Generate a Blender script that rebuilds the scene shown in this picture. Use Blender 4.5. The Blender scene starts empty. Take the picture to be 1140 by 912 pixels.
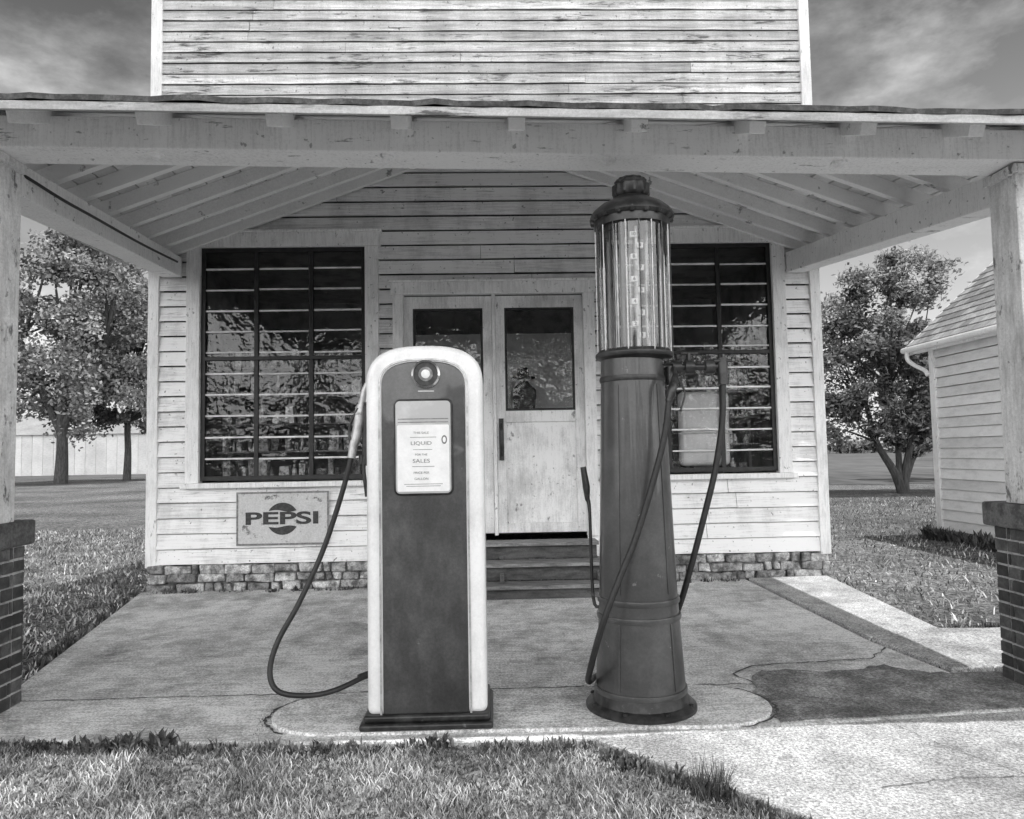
import bpy, math, random
from mathutils import Matrix, Vector
random.seed(7)
R=random.uniform
sc=bpy.context.scene
sc.view_settings.view_transform='Standard'
sc.view_settings.look='None'
sc.view_settings.exposure=0
# ------------------------------------------------------------------ camera
cam=bpy.data.cameras.new("camera"); co=bpy.data.objects.new("camera",cam); sc.collection.objects.link(co)
cam.lens=26.0; cam.sensor_width=36; cam.clip_end=4000
co.matrix_world=Matrix.Translation((0,0,1.35))@(Matrix.Rotation(math.radians(-1.55),3,'Z')@Matrix.Rotation(math.radians(93.4),3,'X')@Matrix.Rotation(math.radians(-1.0),3,'Z')).to_4x4()
sc.camera=co
# ------------------------------------------------------------------ materials
def ramp(nt,fac,lo,hi,a=0.0,b=1.0):
    n=nt.nodes.new('ShaderNodeMapRange'); n.inputs[1].default_value=lo; n.inputs[2].default_value=hi
    n.inputs[3].default_value=a; n.inputs[4].default_value=b; nt.links.new(fac,n.inputs[0]); return n.outputs[0]
def math_(nt,op,a,b):
    n=nt.nodes.new('ShaderNodeMath'); n.operation=op
    for i,x in enumerate((a,b)):
        if isinstance(x,(int,float)): n.inputs[i].default_value=x
        else: nt.links.new(x,n.inputs[i])
    return n.outputs[0]
def mixf(nt,f,a,b):
    n=nt.nodes.new('ShaderNodeMix'); n.data_type='FLOAT'
    for s,x in ((0,f),(2,a),(3,b)):
        if isinstance(x,(int,float)): n.inputs[s].default_value=x
        else: nt.links.new(x,n.inputs[s])
    return n.outputs[0]
def noise(nt,vec,scale,detail=6,rough=.6,stretch=(1,1,1)):
    mp=nt.nodes.new('ShaderNodeMapping'); mp.inputs['Scale'].default_value=stretch; nt.links.new(vec,mp.inputs[0])
    n=nt.nodes.new('ShaderNodeTexNoise'); n.inputs['Scale'].default_value=scale; n.inputs['Detail'].default_value=detail
    n.inputs['Roughness'].default_value=rough; nt.links.new(mp.outputs[0],n.inputs['Vector']); return n.outputs[0]
def MAT(name,c1,c2,st=(1,1,1),ns=8,lo=.45,hi=.62,rough=.7,metal=0,bump=.2,bd=.01,big=.3,bs=.8,tone=.25,coat=0,spec=.5,fine=0,peel=None,extra=None):
    m=bpy.data.materials.new(name); m.use_nodes=True; nt=m.node_tree
    p=nt.nodes['Principled BSDF']; tc=nt.nodes.new('ShaderNodeTexCoord').outputs['Object']
    n1=noise(nt,tc,ns,6,.65,st)
    f=ramp(nt,n1,lo,hi)
    c=mixf(nt,f,c1,c2)
    if peel:
        n2=noise(nt,tc,peel[1],6,.7,peel[4]); c=mixf(nt,ramp(nt,n2,peel[2],peel[3]),c,peel[0])
    if big:
        n3=noise(nt,tc,bs,3,.55); c=math_(nt,'MULTIPLY',c,ramp(nt,n3,.3,.7,1-big,1+big))
    if fine:
        n4=noise(nt,tc,60,4,.85); c=math_(nt,'MULTIPLY',c,ramp(nt,n4,.36,.64,1-fine,1+fine))
    if tone:
        at=nt.nodes.new('ShaderNodeAttribute'); at.attribute_name='tone'
        c=math_(nt,'MULTIPLY',c,ramp(nt,at.outputs['Fac'],0,1,1-tone,1+tone))
    if extra: c=extra(nt,tc,c)
    c=math_(nt,'MINIMUM',c,.90)
    cc=nt.nodes.new('ShaderNodeCombineColor')
    for i in range(3): nt.links.new(c,cc.inputs[i])
    nt.links.new(cc.outputs[0],p.inputs['Base Color'])
    p.inputs['Roughness'].default_value=rough; p.inputs['Metallic'].default_value=metal
    p.inputs['Coat Weight'].default_value=coat; p.inputs['Specular IOR Level'].default_value=spec
    if bump:
        b=nt.nodes.new('ShaderNodeBump'); b.inputs['Strength'].default_value=bump; b.inputs['Distance'].default_value=bd
        nt.links.new(n1,b.inputs['Height']); nt.links.new(b.outputs[0],p.inputs['Normal'])
    return m
def stains(nt,tc,c):
    a=noise(nt,tc,2.2,5,.65,(2.2,2.2,.6)); c=math_(nt,'MULTIPLY',c,ramp(nt,a,.36,.60,.84,1.08))
    g=noise(nt,tc,16,4,.7,(.22,1,5)); c=math_(nt,'MULTIPLY',c,ramp(nt,g,.36,.58,.80,1.08))
    s=noise(nt,tc,26,2,.5); return math_(nt,'MULTIPLY',c,ramp(nt,s,.68,.74,1.0,.35))
def vgrain(nt,tc,c):
    g=noise(nt,tc,16,4,.7,(4,4,.3)); c=math_(nt,'MULTIPLY',c,ramp(nt,g,.36,.58,.88,1.05))
    s=noise(nt,tc,24,2,.5); return math_(nt,'MULTIPLY',c,ramp(nt,s,.69,.75,1.0,.45))
m_siding=MAT('weathered_white_siding',.90,.74,(.3,1,5),4,.50,.80,.75,bump=.3,bd=.004,big=.12,bs=.9,tone=.12,fine=.06,peel=(.24,3.0,.63,.71,(.4,1,6)),extra=stains)
m_sidetop=MAT('peeling_white_siding',.58,.32,(.3,1,5),4,.46,.70,.8,bump=.5,bd=.004,big=.18,bs=.9,tone=.25,fine=.15,peel=(.11,3.4,.57,.65,(.6,1,4)),extra=stains)
m_trim=MAT('weathered_white_trim',.86,.64,(3,3,.8),6,.50,.76,.7,bump=.3,bd=.004,big=.12,bs=1.5,tone=.08,fine=.06,peel=(.28,5,.63,.69,(3,3,1)),extra=vgrain)
m_eave=MAT('weathered_eave_board',.50,.30,(.4,3,3),6,.46,.70,.75,bump=.4,bd=.004,big=.15,bs=1.2,tone=.1,fine=.15,peel=(.10,5,.58,.66,(.4,2,3)))
m_beam=MAT('weathered_beam_paint',.90,.78,(.4,2,3),5,.50,.80,.75,bump=.4,bd=.005,big=.06,bs=1.2,tone=.03,fine=.10,peel=(.25,4,.62,.67,(.6,2,4)),extra=vgrain)
m_post=MAT('weathered_post_paint',.66,.42,(3,3,.7),6,.46,.70,.75,bump=.5,bd=.005,big=.2,bs=1.5,tone=.05,fine=.15,peel=(.15,5,.60,.66,(2,2,.8)),extra=vgrain)
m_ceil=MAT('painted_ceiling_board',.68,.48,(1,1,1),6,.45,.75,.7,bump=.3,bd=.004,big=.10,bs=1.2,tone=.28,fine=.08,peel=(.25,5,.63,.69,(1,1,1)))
m_rafter=MAT('painted_rafter',.90,.84,(1,2,2),6,.45,.75,.7,bump=.3,bd=.004,big=.05,bs=1.2,tone=.05,fine=.08,peel=(.3,5,.62,.67,(1,1,1)))
m_roof=MAT('dark_shingle',.06,.12,ns=18,big=.3,bump=.6,fine=.3,rough=.9)
m_shingle=MAT('weathered_shed_shingle',.28,.40,(1,1,1),9,.4,.65,.9,bump=.5,big=.15,fine=.25,tone=.35)
m_brick=MAT('dark_glazed_brick',.03,.10,ns=14,lo=.4,hi=.75,rough=.5,bump=.5,bd=.006,big=.3,bs=3,tone=.65,fine=.25)
m_mortar=MAT('mortar',.42,.26,ns=30,rough=.9,bump=.4,big=.2)
m_capst=MAT('dark_concrete_cap',.12,.05,ns=12,rough=.8,bump=.5,big=.3,fine=.3)
m_stone=MAT('foundation_stone',.44,.12,ns=12,lo=.42,hi=.62,rough=.9,bump=1,bd=.03,big=.4,bs=5,tone=.55,fine=.4)
def broom(nt,tc,c):
    n=noise(nt,tc,30,4,.75,(.14,2.0,1)); c=math_(nt,'MULTIPLY',c,ramp(nt,n,.42,.57,.80,1.15))
    s=noise(nt,tc,70,3,.85); c=math_(nt,'MULTIPLY',c,ramp(nt,s,.42,.58,.62,1.28))
    s=noise(nt,tc,6,6,.8); c=math_(nt,'MULTIPLY',c,ramp(nt,s,.42,.58,.80,1.14))
    s=noise(nt,tc,1.3,6,.75,(1,.6,1)); return math_(nt,'MULTIPLY',c,ramp(nt,s,.40,.58,.68,1.18))
def speck(nt,tc,c):
    s=noise(nt,tc,75,4,.85); c=math_(nt,'MULTIPLY',c,ramp(nt,s,.42,.57,.42,1.22))
    s=noise(nt,tc,2.2,6,.7); return math_(nt,'MULTIPLY',c,ramp(nt,s,.38,.58,.66,1.12))
m_slab=MAT('stained_concrete',.78,.58,ns=3.2,lo=.38,hi=.7,rough=.85,bump=.5,bd=.006,big=.15,bs=.55,tone=.08,fine=.15,peel=(.34,1.6,.58,.72,(1,1,1)),extra=broom)
m_walk=MAT('pale_concrete',.54,.38,ns=5,lo=.45,hi=.75,rough=.9,bump=.8,bd=.008,big=.15,bs=1.2,tone=.08,fine=.3,peel=(.2,2.2,.58,.72,(1,1,1)),extra=speck)
m_dampshade=MAT('dark_patch',.19,.38,ns=4,lo=.42,hi=.6,rough=.9,bump=.5,big=.35,bs=1.5,fine=.4,extra=speck)  # dark base colour carries damp and eave shade
m_joint=MAT('joint_dirt',.05,.09,ns=20,rough=1,bump=.3)
m_soil=MAT('lawn_soil',.15,.32,ns=9,lo=.4,hi=.6,rough=1,bump=1,bd=.05,big=.4,bs=.3,tone=0,fine=.4,peel=(.06,26,.46,.57,(1,1,1)),spec=.1)
m_blade=MAT('grass_blade',.20,.50,ns=3,lo=.4,hi=.62,rough=.7,bump=0,big=.4,bs=1.6,tone=.85,spec=.2)
m_weed=MAT('weed_leaf',.07,.16,ns=9,rough=.6,bump=0,big=.3,tone=.6,spec=.3)
m_field=MAT('crop_field',.10,.18,(1,.15,1),1.2,.4,.62,.9,bump=.6,big=.2,bs=.05,tone=0,spec=.1)
m_leaf=MAT('leaf',.11,.30,ns=1.2,lo=.4,hi=.65,rough=.6,bump=0,big=.25,bs=.5,tone=.9,spec=.3)
m_bark=MAT('bark',.04,.09,(1,1,.25),14,.4,.65,.9,bump=.8,bd=.03,big=.2)
m_white=MAT('white_enamel',.84,.68,(2,2,.7),6,.52,.78,.32,bump=.05,bd=.002,big=.09,bs=3,tone=0,coat=.4,fine=.05,peel=(.25,9,.66,.71,(1,1,.6)))
m_gray=MAT('worn_dark_enamel',.045,.085,(2,2,1),5,.42,.72,.30,bump=.05,bd=.002,big=.35,bs=2.2,tone=0,coat=.5,fine=.2,peel=(.16,10,.66,.71,(1,1,.8)))
m_tower=MAT('dark_painted_steel',.048,.085,(1,1,1),4,.42,.75,.36,bump=.02,bd=.002,big=.3,bs=2.5,tone=0,coat=.3,fine=.15,peel=(.16,12,.67,.70,(1,1,1)))
m_blackm=MAT('black_iron',.014,.04,ns=18,rough=.38,bump=.3,bd=.003,big=.3,bs=5,tone=0,peel=(.10,14,.62,.7,(1,1,1)))
m_rub=MAT('black_rubber',.012,.022,ns=30,rough=.5,bump=.2,bd=.002,big=.2,tone=0)
m_chrome=MAT('worn_chrome',.62,.42,ns=12,rough=.22,metal=1,bump=.1,bd=.001,big=.1,tone=0)
m_alu=MAT('dull_aluminium',.55,.34,ns=14,rough=.42,metal=.5,bump=.2,bd=.002,big=.25,tone=0)
m_card=MAT('yellowed_card',.86,.76,ns=6,rough=.5,bump=0,big=.04,bs=5,tone=0,fine=.03)
m_part=MAT('pale_backing',.80,.5,ns=2,rough=.9,bump=0,big=.3,bs=2,tone=0)
m_gauge=MAT('gauge_tag',.8,.6,ns=16,rough=.5,bump=0,big=.1,tone=.2)
m_ink=MAT('printing_ink',.03,.06,ns=30,rough=.6,bump=0,big=0,tone=0)
m_inkg=MAT('faded_ink',.16,.30,ns=30,rough=.6,bump=0,big=0,tone=0)
m_bezel=MAT('dial_recess',.44,.56,ns=6,rough=.4,bump=0,big=.1,tone=0)
m_sign=MAT('faded_sign_enamel',.66,.40,ns=5,lo=.4,hi=.7,rough=.5,bump=.1,bd=.002,big=.2,bs=5,tone=0,fine=.15,peel=(.11,8,.58,.66,(1,1,1)))
m_sash=MAT('black_sash_paint',.012,.025,ns=14,rough=.5,bump=.3,bd=.003,big=.2,tone=0)
m_bar=MAT('pale_window_bar',.80,.6,ns=8,rough=.5,bump=0,big=.1,tone=.2)
m_doorp=MAT('weathered_door_panel',.86,.60,(2.2,2.2,1),3.5,.42,.72,.7,bump=.4,bd=.004,big=.25,bs=2.2,tone=.05,fine=.1,peel=(.26,7,.61,.69,(1.6,1.6,.9)),extra=vgrain)
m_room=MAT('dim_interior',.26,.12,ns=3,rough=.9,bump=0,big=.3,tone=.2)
m_goods=MAT('shelf_goods',.65,.08,ns=22,lo=.4,hi=.6,rough=.5,bump=0,big=.3,bs=9,tone=.9)
m_step=MAT('dark_weathered_plank',.20,.06,(.6,3,3),8,.4,.7,.85,bump=.6,bd=.006,big=.3,tone=.5,fine=.2)
m_shed=MAT('shed_white_siding',.80,.62,(1,1,3),4,.45,.75,.75,bump=.3,big=.1,tone=.1,fine=.06)
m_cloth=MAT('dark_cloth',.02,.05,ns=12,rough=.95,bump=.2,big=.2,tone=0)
def glassmat(name,tint=.85,r=.03,wav=.0,k=1.0):
    m=bpy.data.materials.new(name); m.use_nodes=True; nt=m.node_tree; nt.nodes.clear()
    o=nt.nodes.new('ShaderNodeOutputMaterial'); mx=nt.nodes.new('ShaderNodeMixShader'); t=nt.nodes.new('ShaderNodeBsdfTransparent')
    g=nt.nodes.new('ShaderNodeBsdfGlossy'); f=nt.nodes.new('ShaderNodeFresnel'); f.inputs[0].default_value=1.5
    t.inputs[0].default_value=(tint,tint,tint,1); g.inputs['Roughness'].default_value=r
    if wav:
        tc=nt.nodes.new('ShaderNodeTexCoord').outputs['Object']; n=noise(nt,tc,4,3,.6); b=nt.nodes.new('ShaderNodeBump')
        b.inputs['Strength'].default_value=wav; b.inputs['Distance'].default_value=.04; nt.links.new(n,b.inputs['Height'])
        nt.links.new(b.outputs[0],g.inputs['Normal'])
    f2=math_(nt,'MULTIPLY',f.outputs[0],k)
    nt.links.new(f2,mx.inputs[0]); nt.links.new(t.outputs[0],mx.inputs[1]); nt.links.new(g.outputs[0],mx.inputs[2]); nt.links.new(mx.outputs[0],o.inputs[0])
    return m
m_glass=glassmat('window_glass',.93,.03,.35,1.5)
m_cyl=glassmat('cylinder_glass',.88,.05,0,2.0)
# ------------------------------------------------------------------ mesh builder
class B:
    def __init__(s): s.v=[];s.f=[];s.t=[];s.m=[]
    def face(s,pts,t=None,mi=0):
        k=len(s.v); s.v+= [tuple(p) for p in pts]; s.f.append(tuple(range(k,k+len(pts)))); s.t.append(R(0,1) if t is None else t); s.m.append(mi)
    def hexa(s,c,t=None,mi=0):
        k=len(s.v); s.v+=[tuple(p) for p in c]; t=R(0,1) if t is None else t
        for q in ((0,3,2,1),(4,5,6,7),(0,1,5,4),(1,2,6,5),(2,3,7,6),(3,0,4,7)):
            s.f.append(tuple(k+i for i in q)); s.t.append(t); s.m.append(mi)
    def box(s,x0,x1,y0,y1,z0,z1,t=None,j=0,mi=0):
        c=[(x0,y0,z0),(x1,y0,z0),(x1,y1,z0),(x0,y1,z0),(x0,y0,z1),(x1,y0,z1),(x1,y1,z1),(x0,y1,z1)]
        if j: c=[(a+R(-j,j),b+R(-j,j),d+R(-j,j)) for a,b,d in c]
        s.hexa(c,t,mi)
    def beam(s,p0,p1,w,h,t=None,up=(0,0,1),mi=0):
        p0=Vector(p0);p1=Vector(p1);d=(p1-p0).normalized();u=Vector(up);sd=d.cross(u).normalized();u=sd.cross(d).normalized()
        a=sd*w/2;b=u*h/2
        s.hexa([p0-a-b,p0+a-b,p1+a-b,p1-a-b,p0-a+b,p0+a+b,p1+a+b,p1-a+b],t,mi)
    def tube(s,pts,r,n=10,cap=True,smooth=0,t=.5,mi=0):
        pts=[Vector(p) for p in pts]
        rs=r if isinstance(r,(list,tuple)) else [r]*len(pts)
        if smooth:
            q=[];rq=[]
            P=[pts[0]*2-pts[1]]+pts+[pts[-1]*2-pts[-2]]
            for i in range(1,len(P)-2):
                for k in range(smooth):
                    u=k/smooth;a,b,c,d=P[i-1],P[i],P[i+1],P[i+2]
                    q.append(.5*((2*b)+(c-a)*u+(2*a-5*b+4*c-d)*u*u+(3*b-a-3*c+d)*u**3)); rq.append(rs[i-1]*(1-u)+rs[i]*u)
            q.append(pts[-1]);rq.append(rs[-1]);pts=q;rs=rq
        k0=len(s.v); N=None
        for i,p in enumerate(pts):
            d=(pts[min(i+1,len(pts)-1)]-pts[max(i-1,0)]).normalized()
            if N is None: N=d.orthogonal().normalized()
            N=(N-d*N.dot(d)).normalized(); M=d.cross(N)
            for j in range(n):
                a=2*math.pi*j/n; s.v.append(tuple(p+(N*math.cos(a)+M*math.sin(a))*rs[i]))
        for i in range(len(pts)-1):
            for j in range(n):
                a=k0+i*n+j;b=k0+i*n+(j+1)%n; s.f.append((a,b,b+n,a+n)); s.t.append(t); s.m.append(mi)
        if cap:
            s.f.append(tuple(k0+j for j in range(n))[::-1]); s.t.append(t); s.m.append(mi)
            e=k0+(len(pts)-1)*n; s.f.append(tuple(e+j for j in range(n))); s.t.append(t); s.m.append(mi)
    def lathe(s,prof,c,n=48,t=.5,axis='z',mi=0,scal=None):
        k0=len(s.v)
        for r,z in prof:
            for j in range(n):
                a=2*math.pi*j/n; rr=r*(1+(scal[0]*math.cos(scal[1]*a) if scal else 0))
                if axis=='z': s.v.append((c[0]+rr*math.cos(a),c[1]+rr*math.sin(a),c[2]+z))
                else: s.v.append((c[0]+rr*math.cos(a),c[1]-z,c[2]+rr*math.sin(a)))
        for i in range(len(prof)-1):
            for j in range(n):
                a=k0+i*n+j;b=k0+i*n+(j+1)%n; s.f.append((a,b,b+n,a+n)); s.t.append(t); s.m.append(mi)
        s.f.append(tuple(k0+j for j in range(n))[::-1]); s.t.append(t); s.m.append(mi)
        e=k0+(len(prof)-1)*n; s.f.append(tuple(e+j for j in range(n))); s.t.append(t); s.m.append(mi)
    def prism(s,poly,y0,y1,t=.5,mi=0,axis='y'):
        k=len(s.v);n=len(poly)
        for y in (y0,y1):
            for a,b in poly: s.v.append((a,y,b) if axis=='y' else (a,b,y))
        s.f.append(tuple(range(k,k+n)));s.f.append(tuple(range(k+n,k+2*n))[::-1])
        for i in range(n): s.f.append((k+i,k+(i+1)%n,k+n+(i+1)%n,k+n+i)[::-1])
        s.t+=[t]*(n+2); s.m+=[mi]*(n+2)
    def done(s,name,mat,parent=None,bevel=0,smooth=False,label=None,seg=2,fix=True):
        me=bpy.data.meshes.new(name); me.from_pydata(s.v,[],s.f)
        at=me.attributes.new('tone','FLOAT','FACE'); at.data.foreach_set('value',s.t)
        mats=mat if isinstance(mat,(list,tuple)) else [mat]
        for q in mats: me.materials.append(q)
        if len(mats)>1: me.polygons.foreach_set('material_index',s.m)
        if fix:
            import bmesh
            bm=bmesh.new(); bm.from_mesh(me); bmesh.ops.recalc_face_normals(bm,faces=bm.faces); bm.to_mesh(me); bm.free()
        if smooth:
            me.polygons.foreach_set('use_smooth',[True]*len(me.polygons))
        o=bpy.data.objects.new(name,me); sc.collection.objects.link(o)
        if smooth:
            try: me.set_sharp_from_angle(angle=math.radians(38))
            except Exception: pass
        if parent: par(o,parent)
        if bevel:
            b=o.modifiers.new('bevel','BEVEL'); b.width=bevel; b.segments=seg; b.limit_method='ANGLE'; b.harden_normals=False
        if label: o['label']=label
        return o
def par(o,p):
    o.parent=p
    o.matrix_parent_inverse=Matrix.Translation(-Vector(base.get(p.name,(0,0,0))))
base={}
def thing(name,loc,label,cat,group=None):
    e=bpy.data.objects.new(name,None); e.empty_display_size=.2; e.location=loc; sc.collection.objects.link(e)
    base[e.name]=loc; e['label']=label; e['category']=cat
    if group: e['group']=group
    return e
def struct(o): o['kind']='structure'; return o
def text(name,s,size,loc,mat,parent,sx=1,bold=0,ext=.001):
    cu=bpy.data.curves.new(name,'FONT'); cu.body=s; cu.size=size; cu.align_x='CENTER'; cu.align_y='CENTER'; cu.extrude=ext; cu.offset=bold
    o=bpy.data.objects.new(name,cu); sc.collection.objects.link(o)
    me=bpy.data.meshes.new_from_object(o.evaluated_get(bpy.context.evaluated_depsgraph_get())); bpy.data.objects.remove(o)
    me.transform(Matrix.Translation(loc)@Matrix.Rotation(math.pi/2,4,'X')@Matrix.Diagonal((sx,1,1,1)))
    me.materials.clear(); me.materials.append(mat)
    o=bpy.data.objects.new(name,me); sc.collection.objects.link(o)
    if parent: par(o,parent)
    return o
def inpoly(x,y,P):
    c=False;n=len(P);j=n-1
    for i in range(n):
        if (P[i][1]>y)!=(P[j][1]>y) and x<(P[j][0]-P[i][0])*(y-P[i][1])/(P[j][1]-P[i][1])+P[i][0]: c=not c
        j=i
    return c
# ------------------------------------------------------------------ GROUND
SLAB=[(-3.4,3.86),(-2.44,3.76),(-.96,3.62),(.42,3.57),(2.69,3.79),(4.6,3.95),(4.6,4.48),(2.72,4.42),(2.62,5.2),(2.62,7.75),(-3.62,7.75),(-2.95,4.9),(-2.85,4.5),(-3.4,4.5)]
DRIVE=[(.45,3.535),(2.69,3.755),(4.9,3.93),(4.9,.5),(2.6,.5),(1.13,2.75)]
WALK=[(2.64,7.72),(3.49,7.76),(3.26,5.45),(3.6,5.40),(4.7,5.45),(4.7,4.52),(2.74,4.46),(2.64,5.2)]
b=B(); G=1600
b.face([(-G,-G,-.03),(G,-G,-.03),(G,G,-.03),(-G,G,-.03)],.5)
struct(b.done('ground',m_soil,fix=False))
b=B(); b.face([(-400,60,-.02),(-12,60,-.02),(-6,40,-.02),(14,27,-.02),(60,30,-.02),(400,38,-.02),(400,500,-.02),(-400,500,-.02)],.5)
struct(b.done('field',m_field,fix=False))
b=B(); b.prism(SLAB,-.15,0,.5,axis='z'); struct(b.done('concrete_forecourt',m_slab,bevel=.012))
b=B(); b.prism(DRIVE,-.15,.012,.5,axis='z'); struct(b.done('driveway',m_walk,bevel=.012))
b=B()
b.prism([(2.64,7.72),(3.49,7.76),(3.26,5.45),(2.64,5.24)],-.15,.016,.7,axis='z')
b.prism([(2.64,5.22),(3.27,5.43),(3.6,5.40),(4.7,5.45),(4.7,4.52),(2.74,4.46)],-.15,.020,.3,axis='z')
struct(b.done('concrete_walk',m_walk,bevel=.01))
random.seed(19)
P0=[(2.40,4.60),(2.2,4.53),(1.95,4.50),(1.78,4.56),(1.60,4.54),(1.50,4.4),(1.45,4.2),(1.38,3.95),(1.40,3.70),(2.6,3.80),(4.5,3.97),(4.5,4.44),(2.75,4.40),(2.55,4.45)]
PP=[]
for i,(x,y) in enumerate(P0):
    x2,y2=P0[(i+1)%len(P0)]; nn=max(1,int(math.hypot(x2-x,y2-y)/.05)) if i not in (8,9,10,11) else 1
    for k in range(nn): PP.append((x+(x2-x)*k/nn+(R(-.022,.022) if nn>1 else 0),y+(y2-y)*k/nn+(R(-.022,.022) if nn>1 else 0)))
b=B(); b.prism(PP,-.01,.006,.5,axis='z'); struct(b.done('damp_shade_patch',m_dampshade))  # damp and the eave's shade on the slab, put into the patch colour
isl=[]
for k in range(13):
    a=-math.pi/2+math.pi*k/12; isl.append((1.10+.34*math.cos(a),3.97+.32*math.sin(a)))
for k in range(13):
    a=math.pi/2+math.pi*k/12; isl.append((-.85+.32*math.cos(a),3.99+.30*math.sin(a)))
b=B(); b.prism(isl,-.01,.016,.5,axis='z'); struct(b.done('pump_island',m_slab,bevel=.008))
b=B()
def crack(pts,w,z=.004):
    q=[]
    for i in range(len(pts)-1):
        a=Vector((*pts[i],0));c=Vector((*pts[i+1],0));n=max(2,int((c-a).length/.045))
        for k in range(n): q.append(a.lerp(c,k/n)+Vector((R(-.011,.011),R(-.011,.011),0)))
    q.append(Vector((*pts[-1],0)))
    for i in range(len(q)-1):
        d=(q[i+1]-q[i]).normalized();s=Vector((-d.y,d.x,0))*w*R(.25,1.1)/2
        b.face([q[i]-s+Vector((0,0,z)),q[i+1]-s+Vector((0,0,z)),q[i+1]+s+Vector((0,0,z)),q[i]+s+Vector((0,0,z))],.5)
crack([(-2.9,5.2),(-1.2,5.16),(.5,5.12),(2.6,5.15)],.005)
crack([(-2.7,4.33),(-1.2,4.34),(.5,4.34),(1.5,4.30)],.014)
iso=[(1.10+.36*math.cos(a),3.97+.34*math.sin(a)) for a in [-1.3+.18*k for k in range(17)]]; crack(iso,.022,.0075)
iso=[(-.85+.345*math.cos(a),3.99+.325*math.sin(a)) for a in [1.6+.18*k for k in range(15)]]; crack(iso,.024)
crack([(1.5,4.3),(1.42,4.5),(1.6,4.66),(2.4,4.75),(2.62,5.0)],.016)
crack([(1.5,2.96),(1.9,3.02),(2.4,2.98),(4.0,3.15)],.006,.016); crack([(1.9,3.68),(2.0,3.3),(2.15,3.0),(2.6,2.0)],.004,.016)
struct(b.done('pavement_joints',m_joint,fix=False))
# ------------------------------------------------------------------ GRASS
def blades(b,n,x0,x1,y0,y1,h0,h1,w,test,pw=1):
    for _ in range(n):
        u=random.random()**pw
        x=R(x0,x1);y=y0+(y1-y0)*u
        if not test(x,y): continue
        h=R(h0,h1)*(.55+.75*math.sin(x*5.1+math.sin(y*4))**2);a=R(0,6.28);ww=w*R(.6,1.3);lx=R(-.9,.9)*h;ly=R(-.9,.9)*h
        dx=math.cos(a)*ww/2;dy=math.sin(a)*ww/2
        k=len(b.v); b.v+=[(x-dx,y-dy,-.03),(x+dx,y+dy,-.03),(x+dx*.7+lx*.4,y+dy*.7+ly*.4,-.03+h*.6),(x-dx*.7+lx*.4,y-dy*.7+ly*.4,-.03+h*.6),(x+lx,y+ly,-.03+h)]
        t=random.random(); b.f+=[(k,k+1,k+2,k+3),(k+3,k+2,k+4)]; b.t+=[t,t]; b.m+=[0,0]
pav=lambda x,y: not(inpoly(x,y,SLAB) or inpoly(x,y,DRIVE) or inpoly(x,y,WALK))
b=B()
blades(b,60000,-3.0,1.6,2.35,3.80,.014,.038,.006,pav)
o=b.done('front_lawn_grass',m_blade,fix=False); o['kind']='stuff'
b=B()
blades(b,36000,-9,-2.7,3.8,15,.025,.06,.016,lambda x,y: pav(x,y) and not(x>-3.7 and y>7.7) and x>-.62*y-1.2,1.4)
blades(b,36000,2.6,14,4.3,20,.025,.06,.016,lambda x,y: pav(x,y) and not(x<3.6 and y>7.7) and x<.72*y+1,1.4)
o=b.done('side_lawn_grass',m_blade,fix=False); o['kind']='stuff'
b=B()
def clump(x,y,n,h,w,leaf=False):
    for _ in range(n):
        a=R(0,6.28);l=R(.3,1)*h; d=R(.2,1)*h*.7; px=x+R(-.03,.03);py=y+R(-.03,.03); s=w*R(.6,1.4)
        ex=px+math.cos(a)*d; ey=py+math.sin(a)*d; nx=-math.sin(a)*s; ny=math.cos(a)*s; t=R(0,1)
        if leaf: b.face([(px+(ex-px)*.5-nx,py+(ey-py)*.5-ny,l*.7-.02),(ex,ey,l-.02),(px+(ex-px)*.5+nx,py+(ey-py)*.5+ny,l*.75-.02),(px,py,-0.02)],t)
        else: b.face([(px-nx,py-ny,-.03),(px+nx,py+ny,-.03),(ex,ey,l-.02)],t)
def edge_y(x): return 3.60-.098*(x+.96) if x<-.96 else 3.60-.036*(x+.96)
for k in range(190):
    x=R(-2.9,.45)
    if -.75<x<.1 and random.random()<.5: continue
    clump(x,edge_y(x)-R(0,.08),12,R(.02,.06),.006,random.random()<.6)
for k in range(12): clump(R(-1.95,-1.5),3.64+R(-.04,.02),20,R(.06,.10),.010,True)
for k in range(60): 
    u=random.random(); x=.48+.66*u; y=3.49-.74*u*1.0-.03+R(-.07,.0); clump(x,y,10,R(.03,.07),.006,random.random()<.4)
for k in range(12): clump(.86+R(-.06,.06),3.02+R(-.05,.05),26,R(.10,.19),.0022)
for k in range(4): clump(-.28+R(-.05,.05),3.57+R(-.02,.01),12,R(.04,.08),.009,True)
for k in range(110): clump(R(-3.5,2.5),7.66+R(-.05,.02),8,R(.04,.09),.010,random.random()<.5)
for k in range(40): clump(-1.18+R(-.03,.03),R(3.7,4.05),6,R(.02,.05),.005)
for k in range(90):
    u=random.random(); clump(-2.98-.64*u+R(-.06,0),4.9+2.8*u,10,R(.04,.09),.010,random.random()<.3)
for k in range(40): clump(R(3.3,4.6),5.50+R(-.02,.05),10,R(.05,.09),.009)
for k in range(70): clump(6.53+R(-.1,.1),R(8.5,11.1),14,R(.1,.26),.02,random.random()<.5)
o=b.done('weeds',m_weed,fix=False); o['kind']='stuff'
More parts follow.
